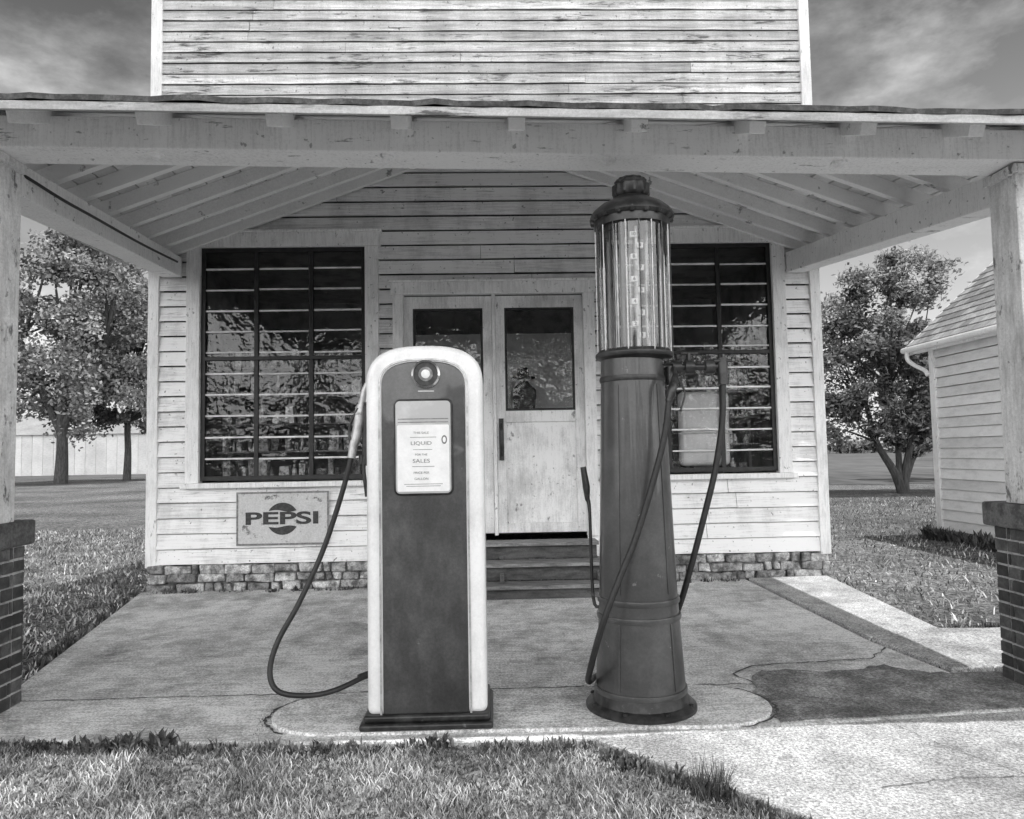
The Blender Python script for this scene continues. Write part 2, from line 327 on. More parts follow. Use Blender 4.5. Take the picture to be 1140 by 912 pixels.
# ------------------------------------------------------------------ STORE
YW=7.8
store=thing('store_building',(0,YW,0),'weathered white clapboard filling station with hipped canopy on posts','building')
XL,XR=-3.56,3.52
OPEN=[(-3.04,-1.32,1.12,3.57),(1.30,3.02,1.12,3.57),(-.92,.98,.45,3.04)]
def siding(b,x0,x1,z0,z1,e,opens,y=YW,jit=.002,thick=.034,gap=.010):
    z=z0
    while z<z1-1e-4:
        zt=min(z+e,z1); mid=(z+zt)/2; iv=[(x0,x1)]
        for a,c,d,f in opens:
            if d-.0<mid<f:
                nv=[]
                for p,q in iv:
                    if c<=p or a>=q: nv.append((p,q))
                    else:
                        if a>p: nv.append((p,a))
                        if c<q: nv.append((c,q))
                iv=nv
        for p,q in iv:
            cuts=[p]; 
            if q-p>2.4 : cuts.append(R(p+.8,q-.8))
            cuts.append(q)
            for u,w in zip(cuts[:-1],cuts[1:]):
                w2=w-(.004 if w!=q else 0); t=R(0,1); n=max(1,int((w2-u)/.35)); th=thick*R(.85,1.2)
                js=[(R(-jit,jit),R(-jit,jit)) for _ in range(n+1)]
                for i in range(n):
                    xa=u+(w2-u)*i/n; xb=u+(w2-u)*(i+1)/n; ja,jb=js[i],js[i+1]
                    b.face([(xa,y-th+ja[1],z+ja[0]),(xb,y-th+jb[1],z+jb[0]),(xb,y-.008,zt-gap),(xa,y-.008,zt-gap)],t)
                    b.face([(xa,y-.008,zt-gap),(xb,y-.008,zt-gap),(xb,y+.03,zt-.002),(xa,y+.03,zt-.002)],t)
                    b.face([(xa,y-th+ja[1],z+ja[0]),(xa,y+.03,z+ja[0]+.012),(xb,y+.03,z+jb[0]+.012),(xb,y-th+jb[1],z+jb[0])],t)
        z+=e
b=B(); siding(b,XL,XR,.27,5.0,.158,OPEN,jit=.003,gap=.014,thick=.040)
b.done('wall',m_siding,store,fix=False)
b=B(); siding(b,XL,XR,5.0,7.4,.118,[],jit=.004,thick=.026,gap=.008)
b.box(XL,XR,YW+.032,YW+.2,4.9,7.4,.5); b.done('parapet_wall',m_sidetop,store,fix=False,label='peeling clapboard false front above the canopy')
for x in (XL-.02,XR-.09):
    b=B(); b.box(x,x+.11,YW-.05,YW+.08,.24,7.42,.3); b.done('corner_board',m_trim,store,bevel=.004)
b=B()
for z in (0,.09,.18):
    x=XL
    while x<XR-.05:
        w=R(.07,.34); x2=min(x+w,XR); b.box(x+.008,x2-.008,YW-.03-R(0,.045),YW+.1,z+.002-.01,z+.084-R(0,.014),j=.014); x=x2
b.box(XL+.02,XR-.02,YW+.005,YW+.12,-.02,.258,.1)
b.done('foundation',m_stone,store,bevel=.014)
b=B()
for z in [ .27+.158*k for k in range(22)]:
    for xs,sg in ((XL,-1),(XR,1)):
        t=R(0,1); b.face([(xs+sg*.018,YW+.05,z),(xs+sg*.018,YW+7,z),(xs+sg*.0,YW+7,z+.162),(xs+sg*.0,YW+.05,z+.162)],t)
        b.face([(xs+sg*.018,YW+.05,z),(xs,YW+.05,z),(xs,YW+7,z),(xs+sg*.018,YW+7,z)],t)
b.box(XL+.02,XR-.02,YW+6.95,YW+7,.0,3.75,.5)
b.done('side_wall',m_siding,store,fix=False)
b=B(); b.hexa([(XL-.3,YW+.22,3.7),(XR+.3,YW+.22,3.7),(XR+.3,YW+7.3,3.7),(XL-.3,YW+7.3,3.7),(-.1,YW+.22,5.6),(.1,YW+.22,5.6),(.1,YW+7.3,5.6),(-.1,YW+7.3,5.6)],.5)
b.done('roof',m_roof,store)
b=B(); y0,y1=YW+.06,YW+3.4
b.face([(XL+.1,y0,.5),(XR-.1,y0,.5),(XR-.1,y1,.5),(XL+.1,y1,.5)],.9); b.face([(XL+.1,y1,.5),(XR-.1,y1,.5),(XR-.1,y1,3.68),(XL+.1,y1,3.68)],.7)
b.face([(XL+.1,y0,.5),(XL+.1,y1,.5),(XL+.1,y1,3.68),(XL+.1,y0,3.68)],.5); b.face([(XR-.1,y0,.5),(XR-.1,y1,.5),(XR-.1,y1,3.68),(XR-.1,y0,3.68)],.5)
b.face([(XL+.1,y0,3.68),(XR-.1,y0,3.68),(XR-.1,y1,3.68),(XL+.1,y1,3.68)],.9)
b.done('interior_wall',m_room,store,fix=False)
b=B(); b.box(-1.25,1.2,8.60,8.65,.5,2.75,.5); b.done('backing_board',m_part,store)  # pale board added behind the doors to lighten their panes
def window(x0,x1,z0,z1,tw):
    b=B(); y=YW
    b.box(x0-tw,x0,y-.065,y+.05,z0-.02,z1+.0,.6); b.box(x1,x1+tw,y-.065,y+.05,z0-.02,z1,.4)
    b.box(x0-tw-.02,x1+tw+.02,y-.07,y+.05,z1+.001,z1+.15,.6); b.box(x0-tw-.035,x1+tw+.035,y-.09,y+.04,z1+.151,z1+.18,.5)
    b.box(x0-tw-.04,x1+tw+.04,y-.105,y+.05,z0-.075,z0-.021,.5)
    w=b.done('window',m_trim,store,bevel=.004)
    b=B(); f=.045; ys=y-.02
    b.box(x0,x0+f,ys,ys+.04,z0,z1); b.box(x1-f,x1,ys,ys+.04,z0,z1); b.box(x0+f,x1-f,ys,ys+.04,z1-f,z1); b.box(x0+f,x1-f,ys,ys+.04,z0,z0+f)
    zm=z0+(z1-z0)*.52
    b.box(x0+f,x1-f,ys-.004,ys+.034,zm-.020,zm+.020)
    for k in (1,2):
        xm=x0+(x1-x0)*k/3; b.box(xm-.022,xm+.022,ys+.004,ys+.03,z0+f,zm-.020); b.box(xm-.022,xm+.022,ys+.004,ys+.03,zm+.020,z1-f)
    b.done('sash',m_sash,w,bevel=.003)
    b=B()
    for k in range(1,11):
        z=z0+(z1-z0)*k/11
        for q in range(3):
            xa=x0+(x1-x0)*q/3+.03; xb=x0+(x1-x0)*(q+1)/3-.03; dz=R(-.006,.006)
            b.box(xa,xb,ys+.012,ys+.026,z-.008+dz,z+.009+dz,R(0,1),j=.002)
    b.done('window_bar',m_bar,w)
    b=B()
    for q in range(3):
        for (za,zb) in ((z0+.04,zm),(zm,z1-.04)):
            xa=x0+(x1-x0)*q/3+.01; xb=x0+(x1-x0)*(q+1)/3-.01; j=[R(-.004,.004) for _ in range(3)]
            b.face([(xa,ys+.032+j[0],za),(xb,ys+.032+j[1],za),(xb,ys+.032+j[1]+j[2],zb),(xa,ys+.032+j[0]+j[2],zb)],.5)
    b.done('glass',m_glass,w,fix=False)
window(-3.04,-1.32,1.12,3.57,.14); window(1.30,3.02,1.12,3.57,.14)
b=B(); y=YW
b.box(-1.03,-.921,y-.07,y+.05,.48,3.045,.6); b.box(.981,1.10,y-.07,y+.05,.48,3.045,.5); b.box(-1.05,1.115,y-.075,y+.05,3.046,3.17,.6)
b.box(-1.08,1.135,y-.095,y+.04,3.171,3.195,.6); b.box(.012,.048,y-.03,y+.05,.5,3.045,.4)
b.done('door_casing',m_trim,store,bevel=.004)
for x0,x1 in ((-.92,.01),(.05,.98)):
    b=B(); s=.095; yy=y+.0
    b.box(x0,x0+s,yy,yy+.045,.52,3.03,.5); b.box(x1-s,x1,yy,yy+.045,.52,3.03,.5)
    b.box(x0+s,x1-s,yy,yy+.045,2.90,3.03,.6); b.box(x0+s,x1-s,yy,yy+.045,1.68,1.80,.5); b.box(x0+s,x1-s,yy,yy+.045,.52,.62,.4)
    b.box(x0+s,x1-s,yy+.022,yy+.038,.62,1.68,.6)
    d=b.done('door',m_doorp,store,bevel=.004)
    b=B()
    for (a,c,e,f) in ((x0+s,x0+s+.025,1.80,2.90),(x1-s-.025,x1-s,1.80,2.90),(x0+s+.025,x1-s-.025,2.875,2.90),(x0+s+.025,x1-s-.025,1.80,1.825)): b.box(a,c,yy+.004,yy+.03,e,f,.5)
    b.done('glazing_bead',m_sash,d)
    b=B(); b.face([(x0+s,yy+.02,1.8),(x1-s,yy+.02,1.8),(x1-s,yy+.02,2.9),(x0+s,yy+.02,2.9)],.5); b.done('glass',m_glass,d,fix=False)
    if x0>0:
        b=B(); b.box(.07,.12,yy-.012,yy,1.28,1.72,.5); b.tube([(.095,yy-.01,1.34),(.095,yy-.05,1.40),(.095,yy-.055,1.5),(.095,yy-.05,1.6),(.095,yy-.01,1.66)],.014,smooth=4)
        b.lathe([(.0,0),(.02,.0),(.022,.02),(.012,.035)],(.095,yy-.01,1.30),n=14,axis='y'); b.done('handle',m_blackm,d,smooth=True)
for x0,x1 in ((-2.98,-1.38),(1.36,2.96)):
    e=thing('display_shelf',((x0+x1)/2,8.2,.5),'open shelf of bottles and tins inside shop window','shelf','display shelves behind the shop windows')
    b=B()
    levels=[1.12,1.42,1.72,2.02,2.34] 
    for z in levels: b.box(x0,x1,8.1,8.4,z-.015,z,.5)
    for x in (x0,x1-.03): b.box(x,x+.03,8.41,8.44,.5,2.6,.5)
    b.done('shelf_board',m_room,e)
    cnt=0
    for z in levels:
        x=x0+.04
        while x<x1-.12 and cnt<92:
            w=R(.03,.11);h=R(.05,.24); bb=B(); cnt+=1
            if random.random()<.35:
                r=w*.42; bb.lathe([(r,0),(r,h*.6),(r*.4,h*.8),(r*.4,h)],(x+w/2,8.2+R(-.05,.05),z),n=12,t=R(0,1)); bb.done('bottle',m_goods,e,smooth=True)
            else:
                bb.box(x,x+w,8.15,8.27,z,z+h,R(0,1),j=.012); bb.done('carton',m_goods,e)
            x+=w+R(.005,.06)
e=thing('door_silhouette',(.36,8.35,.5),'added dark hat and coat shape for silhouette reflected in door glass','silhouette')  # added shape standing in for the silhouette mirrored in the door glass
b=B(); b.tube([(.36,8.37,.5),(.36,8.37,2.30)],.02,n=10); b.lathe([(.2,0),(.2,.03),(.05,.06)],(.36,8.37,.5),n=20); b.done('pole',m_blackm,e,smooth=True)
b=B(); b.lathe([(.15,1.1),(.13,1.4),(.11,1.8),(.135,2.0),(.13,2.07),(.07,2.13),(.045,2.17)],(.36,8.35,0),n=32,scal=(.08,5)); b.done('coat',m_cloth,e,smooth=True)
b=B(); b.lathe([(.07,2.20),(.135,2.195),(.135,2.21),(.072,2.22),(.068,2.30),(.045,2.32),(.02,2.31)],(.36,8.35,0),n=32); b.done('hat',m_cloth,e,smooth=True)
e=thing('white_reflection_box',(2.42,7.92,.5),'rounded white box added inside shop window as bright reflection','reflection box')  # added white box standing in for a bright reflection in the pane
b=B(); b.box(2.0,2.55,7.84,7.97,1.18,1.98,.5); b.done('body',m_white,e,bevel=.06,seg=4)
b=B(); b.box(1.99,2.56,7.833,7.845,1.52,1.54,.5); b.done('seam',m_bezel,e)
b=B(); b.box(2.15,2.45,7.85,7.96,.5,1.18,.5); b.done('stand',m_blackm,e)
# canopy
A=Vector((-2.75,4.08,3.30));A2=Vector((3.08,4.08,3.18));Bw=Vector((-3.33,7.78,3.60));B2=Vector((3.28,7.78,3.60));P=Vector((-.04,7.78,4.80))
Ae=A+(A-P)*.157;A2e=A2+(A2-P)*.157;Be=Bw+(Bw-P)*.14;B2e=B2+(B2-P)*.14
b=B()
def strips(p,q,apex,n):
    for k in range(n):
        a,c=k/n,(k+1)/n-.0034
        t=R(0,1); f=[p.lerp(apex,a),q.lerp(apex,a),q.lerp(apex,c),p.lerp(apex,c)]
        b.face(f,t); b.face([f[0],f[1],f[1]+Vector((0,0,.02)),f[0]+Vector((0,0,.02))],t); b.face([f[3],f[2],f[2]+Vector((0,0,.02)),f[3]+Vector((0,0,.02))],t)
strips(Ae,Be,P,26); strips(A2e,B2e,P,26); strips(Ae,A2e,P,26)
deck=b.done('canopy_ceiling',m_ceil,store,fix=False)
b=B(); up=Vector((0,0,.022)); o2=Vector((0,0,.05)); Fy=Vector((0,-.03,0))
n=60; fr=[Ae.lerp(A2e,k/n)+Fy+Vector((0,R(-.012,.012),R(-.004,.004))) for k in range(n+1)]
for k in range(n):
    b.face([fr[k]+up,fr[k+1]+up,fr[k+1]+o2,fr[k]+o2],.5); b.face([fr[k]+o2,fr[k+1]+o2,P+o2],.5); b.face([fr[k]+up,fr[k+1]+up,P+up],.5)
for p,q in ((Ae,Be),(A2e,B2e)):
    b.face([p+o2+Fy,q+o2,P+o2],.5); b.face([p+up+Fy,q+up,P+up],.5); b.face([p+up+Fy,q+up,q+o2,p+o2+Fy],.5)
roofc=b.done('canopy_roof',m_roof,store,fix=False)
b=B(); b.beam(Ae+Vector((0,-.012,-.000)),A2e+Vector((0,-.012,-.000)),.02,.042,.8); b.done('eave_board',m_eave,roofc,bevel=.002)
b=B(); b.beam(Ae+Vector((-.01,0,-.01)),Be+Vector((-.01,0,-.01)),.02,.055,.5); b.done('eave_board',m_eave,roofc)
b=B(); b.beam(A2e+Vector((.01,0,-.01)),B2e+Vector((.01,0,-.01)),.02,.055,.5); b.done('eave_board',m_eave,roofc)
def raf(p,q,w=.05,h=.105):
    b=B(); dz=Vector((0,0,-.004-h/2)); b.beam(p+dz,q+dz,w,h,R(0,1)); b.done('rafter',m_rafter,deck,bevel=.004)
for (S0,S1,xx) in ((A,Bw,-1),(A2,B2,1)):
    n=8
    for k in range(1,n+1):
        t=min(k/n,.985); s=S0.lerp(S1,t); h=S0.lerp(P,t); d=(h-s).normalized(); raf(s-d*.40,h,.06,.115)
raf(A+(A-P)*.145,P+Vector((-.03,-.03,0)),.06,.12); raf(A2+(A2-P)*.145,P+Vector((.03,-.03,0)),.06,.12)
for x in (-2.37,-1.73,-1.08,-.45,.15,.78,1.39,1.97,2.54,3.0):
    s=A.lerp(A2,(x-A.x)/(A2.x-A.x))
    t=(x-A.x)/(P.x-A.x) if x<P.x else (A2.x-x)/(A2.x-P.x); t=max(t,.03)
    h=(A if x<P.x else A2).lerp(P,t); h.x=x; d=(h-s).normalized(); s2=s-d*(.40/abs(d.y)*1.0); raf(s2,h,.085,.068)
b=B(); b.hexa([(-3.15,3.90,3.035),(3.45,3.90,2.90),(3.45,4.14,2.90),(-3.15,4.14,3.035),(-3.15,3.90,3.205),(3.45,3.90,3.07),(3.45,4.14,3.09),(-3.15,4.14,3.225)],.5)
b.done('front_beam',m_beam,store,bevel=.006)
b=B(); b.hexa([(-2.9,4.18,2.86),(-2.66,4.18,2.86),(-3.24,7.78,3.26),(-3.44,7.78,3.26),(-2.9,4.18,3.05),(-2.66,4.18,3.05),(-3.24,7.78,3.47),(-3.44,7.78,3.47)],.5); b.done('side_beam',m_beam,store,bevel=.006)
b=B(); b.hexa([(3.0,4.18,2.76),(3.2,4.18,2.76),(3.38,7.78,3.24),(3.18,7.78,3.24),(3.0,4.18,2.95),(3.2,4.18,2.95),(3.38,7.78,3.46),(3.18,7.78,3.46)],.3); b.done('side_beam',m_beam,store,bevel=.006)
for sx,x0,zt,px0,px1 in ((-1,-2.86,3.027,-3.10,-2.665),(1,2.925,2.905,2.945,3.39)):
    b=B(); b.box(x0,x0+.22,3.95,4.17,1.02,zt-.045,.5,j=.002); b.box(x0-.03,x0+.25,3.915,4.175,zt-.055,zt-.003,.6)
    post=b.done('canopy_post',m_post,store,bevel=.005)
    b=B(); b.box(px0-.045,px1+.035,3.86,4.36,.88,1.019,.5,j=.004); b.done('pier_cap',m_capst,post,bevel=.015)
    b=B(); py0,py1=3.90,4.32; b.box(px0+.008,px1-.008,py0+.008,py1-.008,-.05,.879,.5,mi=1)
    nc=12; ch=.88/nc
    for c in range(nc):
        z0=c*ch+.004; z1=(c+1)*ch-.007
        off=0 if c%2 else .105
        for (ya,yb) in ((py0,py0+.095),(py1-.095,py1)):
            xs=[px0]; x=px0+off+(.0 if off else .21)
            while x<px1-.03: xs.append(x); x+=.215
            xs.append(px1)
            for u,w in zip(xs[:-1],xs[1:]): b.box(u+.004,w-.005,ya,yb,z0,z1,j=.002)
        for (xa,xb) in ((px0,px0+.095),(px1-.095,px1)):
            ys=[py0+.1]; y_=py0+.1+(.12 if off else .06)
            while y_<py1-.12: ys.append(y_); y_+=.13
            ys.append(py1-.1)
            for u,w in zip(ys[:-1],ys[1:]): b.box(xa,xb,u+.004,w-.005,z0,z1,j=.002)
    b.done('brick_pier',[m_brick,m_mortar],post,bevel=.004)
for x,z in ((-1.80,3.008),(-.56,2.982),(.66,2.957),(1.95,2.93)):
    b=B(); b.lathe([(.045,.002),(.045,-.010),(.025,-.016),(.02,-.028),(.010,-.03)],(x,3.97,z),n=20); b.done('lamp_socket',m_trim,store,smooth=True)
b=B(); b.tube([(-2.80,4.15,3.06),(-2.68,4.22,3.0),(-2.66,4.6,2.98),(-2.73,5.1,3.03),(-2.92,6.2,3.16),(-3.09,7.3,3.3)],.010,smooth=6); b.done('electric_cable',m_rub,store,smooth=True)
# steps
st=thing('wooden_steps',(.05,7.4,0),'dark weathered wooden steps up to the double doors','steps')
for k in range(3):
    z=.46-.165*k; y0=YW-.10-.27*(k+1)
    b=B(); b.box(-.98,1.05,y0,y0+.29,z-.035,z,(1.0,.85,.7)[k],j=.003); b.done('tread',m_step,st,bevel=.004)
    b=B(); b.box(-.96,1.03,y0+.05,y0+.07,z-.165,z-.036,.0); b.done('riser',m_step,st)
for x in (-.95,.05,.99):
    b=B(); b.hexa([(x,YW-.85,0),(x+.04,YW-.85,0),(x+.04,YW-.10,0),(x,YW-.10,0),(x,YW-.85,.09),(x+.04,YW-.85,.09),(x+.04,YW-.10,.42),(x,YW-.10,.42)],.2)
    b.done('stringer',m_step,st)
# sign
sg=thing('metal_sign',(-2.175,7.74,.45),'faded rectangular enamel soft drink sign on clapboard wall','sign')
b=B(); b.box(-2.65,-1.70,7.737,7.747,.45,1.0,.5); b.done('sign_plate',m_sign,sg,bevel=.003)
b=B()
for a,c,e,f in ((-2.648,-1.702,.980,.998),(-2.648,-1.702,.452,.470),(-2.648,-2.630,.470,.980),(-1.720,-1.702,.470,.980)): b.box(a,c,7.7335,7.7365,e,f,.5)
b.done('border',m_inkg,sg)
cx,cz,r=-2.175,.720,.165
arc=[(cx+r*math.cos(a),cz+r*math.sin(a)) for a in [math.radians(30+120*k/24) for k in range(25)]]
b=B(); b.prism(arc+[(cx-.136+.272*k/16,cz+.080+.010*math.sin(k/16*6.28)) for k in range(1,16)],7.7328,7.7365,.5); b.done('emblem_top',m_ink,sg)
arc=[(cx+r*math.cos(a),cz+r*math.sin(a)) for a in [math.radians(210+120*k/24) for k in range(25)]]
b=B(); b.prism(arc+[(cx+.136-.272*k/16,cz-.080+.010*math.sin(k/16*6.28)) for k in range(1,16)],7.7328,7.7365,.5); b.done('emblem_bottom',m_ink,sg)
text('lettering','PEPSI',.172,(cx-.005,7.733,cz),m_ink,sg,2.02,.005)
# ------------------------------------------------------------------ COMPUTING PUMP
p1=thing('gas_pump',(-.34,3.92,.014),'arched white and dark enamel gas pump with looped side hose','gas pump')
def arch(x0,x1,z0,zs,zt,n=18,p=2.5):
    cx=(x0+x1)/2;a=(x1-x0)/2;h=zt-zs; pts=[(x0,z0),(x1,z0)]
    for k in range(n*2+1):
        th=math.pi*k/(2*n); c,s_=math.cos(th),math.sin(th)
        pts.append((cx+a*math.copysign(abs(c)**(2/p),c),zs+h*abs(s_)**(2/p)))
    return pts
yf=3.72
b=B(); b.prism(arch(-.635,-.045,.075,1.70,1.905,p=2.7),yf,yf+.44,.5); b.done('side_shell',m_white,p1,bevel=.035,seg=5,smooth=False)
b=B(); b.prism(arch(-.555,-.135,.085,1.69,1.822,p=2.7),yf-.006,yf+.02,.5); b.done('front_panel',m_gray,p1,bevel=.006)
b=B()
pr=arch(-.565,-.125,.08,1.69,1.832,p=2.7)
for i in range(1,len(pr)): 
    if i+1<len(pr): b.beam((pr[i][0],yf-.004,pr[i][1]),(pr[i+1][0],yf-.004,pr[i+1][1]),.009,.010,.5,up=(0,1,0))
b.beam((pr[0][0],yf-.004,pr[0][1]),(pr[-1][0],yf-.004,pr[-1][1]),.009,.010,.5,up=(0,1,0))
b.done('panel_trim',m_alu,p1)
b=B(); b.box(-.668,-.018,yf-.045,yf+.47,.016,.05,.5); b.box(-.65,-.035,yf-.025,yf+.455,.05,.085,.5); b.done('plinth',m_blackm,p1,bevel=.012,seg=3)
def rrect(x0,x1,z0,z1,r,n=6):
    pts=[]
    for cx_,cz_,a0 in ((x1-r,z0+r,-90),(x1-r,z1-r,0),(x0+r,z1-r,90),(x0+r,z0+r,180)):
        for k in range(n+1):
            a=math.radians(a0+90*k/n); pts.append((cx_+r*math.cos(a),cz_+r*math.sin(a)))
    return pts
b=B(); b.prism(rrect(-.492,-.198,1.150,1.630,.03),yf-.022,yf-.002,.5); dial=b.done('dial_housing',m_blackm,p1,bevel=.008)
b=B(); b.prism(rrect(-.482,-.208,1.160,1.620,.022),yf-.0255,yf-.020,.5); b.done('dial_face',m_bezel,dial,bevel=.002)
b=B(); b.prism(rrect(-.474,-.216,1.170,1.500,.008),yf-.0295,yf-.026,.5); b.done('price_card',m_card,dial)
for z in (1.512,1.528):
    b=B(); b.box(-.47,-.22,yf-.0275,yf-.026,z,z+.004,.5); b.done('dial_rule',m_inkg,dial)
for z,a,c in ((1.437,-.41,-.28),(1.376,-.395,-.30),(1.292,-.40,-.29),(1.205,-.44,-.25),(1.195,-.43,-.26)):
    b=B(); b.box(a,c,yf-.0305,yf-.029,z,z+.0025,.5); b.done('printed_rule',m_inkg,dial)
for s_,sz,z,ex in (('THIS SALE',.016,1.460,1.1),('LIQUID',.026,1.408,1.25),('FOR THE',.014,1.352,1.1),('SALES',.027,1.320,1.25),('PRICE PER',.016,1.262,1.1),('GALLON',.016,1.232,1.1)):
    text('lettering',s_,sz,(-.355,yf-.0305,z),m_inkg,dial,ex,.0000,.0004)
b=B(); b.prism([(-.240+.014*math.cos(a),1.425+.022*math.sin(a)) for a in [6.283*k/20 for k in range(20)]],yf-.0305,yf-.0285,.5); b.done('seal',m_inkg,dial)
b=B(); b.prism([(-.240+.008*math.cos(a),1.425+.014*math.sin(a)) for a in [6.283*k/20 for k in range(20)]],yf-.0312,yf-.0300,.5); b.done('seal_centre',m_card,dial)
b=B(); b.lathe([(.072,0),(.072,.012),(.062,.020),(.058,.012)],(-.33,yf-.006,1.755),n=36,axis='y'); bd=b.done('badge',m_chrome,p1,smooth=True)
b=B(); b.lathe([(.059,0),(.059,.013),(.036,.014)],(-.33,yf-.006,1.755),n=32,axis='y'); b.done('badge_ring',m_ink,bd,smooth=True)
b=B(); b.lathe([(.036,0),(.036,.016),(.026,.018)],(-.33,yf-.006,1.755),n=28,axis='y'); b.done('badge_collar',m_inkg,bd,smooth=True)
b=B(); b.lathe([(.022,0),(.022,.020),(.012,.024),(.003,.025)],(-.33,yf-.006,1.755),n=28,axis='y'); b.done('badge_lens',m_card,bd,smooth=True)
b=B(); b.box(-.37,-.29,yf-.0085,yf-.0065,1.667,1.673,.5); b.done('badge_plate',m_bezel,p1)
b=B(); b.box(-.672,-.634,3.86,3.98,1.30,1.62,.5); b.box(-.70,-.672,3.88,3.96,1.30,1.36,.5); b.done('nozzle_holder',m_blackm,p1,bevel=.008)
b=B(); b.tube([(-.655,3.90,1.73),(-.672,3.90,1.69),(-.685,3.90,1.62)],[.014,.016,.018],smooth=4)
b.tube([(-.685,3.90,1.62),(-.695,3.90,1.56),(-.705,3.89,1.48),(-.725,3.88,1.40)],[.024,.033,.028,.021],n=14,smooth=5)
b.lathe([(.03,0),(.034,.01),(.03,.02)],(-.695,3.90,1.56),n=16)
nz=b.done('nozzle',m_alu,p1,smooth=True)
b=B(); b.tube([(-.66,3.88,1.63),(-.64,3.87,1.55),(-.645,3.87,1.42),(-.67,3.87,1.30),(-.655,3.87,1.14)],.010,smooth=6); b.done('trigger_guard',m_blackm,nz,smooth=True)
b=B(); b.tube([(-.70,3.88,1.60),(-.745,3.88,1.50),(-.735,3.88,1.36)],.007,smooth=5); b.done('trigger',m_blackm,nz,smooth=True)
b=B(); b.tube([(-.725,3.88,1.42),(-.745,3.87,1.30),(-.80,3.86,1.10),(-.88,3.84,.86),(-.985,3.80,.62),(-1.08,3.76,.44),(-1.11,3.73,.30),(-1.06,3.70,.215),(-.93,3.72,.185),(-.80,3.78,.19),(-.64,3.90,.235)],.0135,n=12,smooth=8); b.done('hose',m_rub,p1,smooth=True)
b=B(); b.tube([(-.722,3.88,1.43),(-.735,3.875,1.34)],.021,n=12); b.done('hose_coupling',m_alu,p1,smooth=True)
b=B(); b.tube([(-.70,3.86,.222),(-.63,3.905,.237)],.018,n=12); b.done('hose_coupling',m_rub,p1,smooth=True)
# ------------------------------------------------------------------ VISIBLE PUMP
vx,vy=.76,3.96
p2=thing('gas_pump',(vx,vy,.014),'tall antique dark gas pump topped by caged glass cylinder','gas pump')
b=B(); b.lathe([(.26,.016),(.288,.016),(.288,.032),(.275,.045),(.25,.055),(.24,.10),(.235,.13)],(vx,vy,0),n=64)
for k in range(8):
    a=2*math.pi*k/8+.3; b.lathe([(.014,0),(.014,.012),(.008,.015)],(vx+.266*math.cos(a),vy+.266*math.sin(a),.044),n=6)
b.done('base_flange',m_blackm,p2,smooth=True)
b=B(); b.lathe([(.233,.06),(.232,.15),(.212,.48),(.209,.53),(.205,.60),(.178,1.45),(.166,1.84)],(vx,vy,0),n=64); b.done('tower',m_tower,p2,smooth=True)
for z,r in ((.115,.240),(.49,.219),(.575,.214),(1.735,.174)):
    b=B(); b.lathe([(r-.012,z-.016),(r,z-.014),(r+.003,z),(r,z+.014),(r-.012,z+.016)],(vx,vy,0),n=64); b.done('band',m_tower if z<1 else m_blackm,p2,smooth=True)
for a in (math.radians(-128),math.radians(-52)):
    for (z0,r0,z1,r1) in ((.62,.2045,1.70,.1695),(.14,.2325,.47,.2135)):
        b=B(); c,s_=math.cos(a),math.sin(a); b.beam((vx+c*r0,vy+s_*r0,z0),(vx+c*r1,vy+s_*r1,z1),.012,.008,.5,up=(c,s_,0)); b.done('seam_strip',m_tower,p2)
gx=vx+.02
b=B(); b.lathe([(.15,1.835),(.18,1.840),(.205,1.852),(.209,1.862),(.208,1.874),(.20,1.880),(.19,1.892)],(vx+.014,vy,0),n=64,scal=None); b.done('bowl_seat',m_blackm,p2,smooth=True)
b=B(); b.lathe([(.184,1.885),(.184,2.57)],(gx,vy,0),n=96,scal=(.012,24)); o=b.done('glass_cylinder',m_cyl,p2,smooth=False,fix=True)
for k in range(18):
    a=2*math.pi*k/18+.16; b=B(); b.tube([(gx+.200*math.cos(a),vy+.200*math.sin(a),1.87),(gx+.200*math.cos(a),vy+.200*math.sin(a),2.57)],.0032,n=8); b.done('cage_rod',m_blackm if k%2 else m_alu,p2,smooth=True)
b=B(); b.box(gx-.006,gx+.006,vy-.108,vy-.100,1.91,2.55,.2)
for k in range(10):
    z=1.945+.06*k; b.box(gx-.034 if k%2 else gx+.0,gx+.0 if k%2 else gx+.034,vy-.122,vy-.107,z,z+.030,R(.3,1))
sc_=b.done('gallon_scale',m_gauge,p2,bevel=.002)
for k in range(10):
    z=1.945+.06*k+.015; text('numeral',str(k+1),.026,(gx+(-.018 if k%2 else .018),vy-.1235,z),m_ink,sc_,1,.0005,.0006)
for dx,dy,rr,mm in ((.085,.04,.012,m_alu),(-.08,.05,.009,m_alu),(.04,.09,.02,m_alu),(-.12,.0,.007,m_blackm),(.135,-.01,.007,m_blackm),(-.04,.10,.016,m_blackm)):
    b=B(); b.tube([(gx+dx,vy+dy,1.88),(gx+dx,vy+dy,2.56)],rr); b.done('inner_pipe',mm,p2,smooth=True)
b=B(); b.lathe([(.19,2.555),(.204,2.56),(.204,2.60),(.216,2.605),(.228,2.616),(.226,2.630),(.21,2.655),(.175,2.685),(.125,2.712),(.095,2.732)],(gx,vy,0),n=96)
for k in range(18):
    a=2*math.pi*k/18; b.lathe([(.012,0),(.017,.012),(.012,.026)],(gx+.214*math.cos(a),vy+.214*math.sin(a),2.598),n=8)
b.done('crown',m_blackm,p2,smooth=True)
b=B(); b.lathe([(.07,2.725),(.088,2.735),(.10,2.75),(.10,2.80),(.085,2.81),(.088,2.822),(.075,2.838),(.02,2.842)],(gx,vy,0),n=72,scal=(.04,12)); b.done('finial',m_blackm,p2,smooth=True)
b=B(); b.tube([(vx+.16,vy,1.80),(vx+.50,vy,1.80)],.019,n=12)
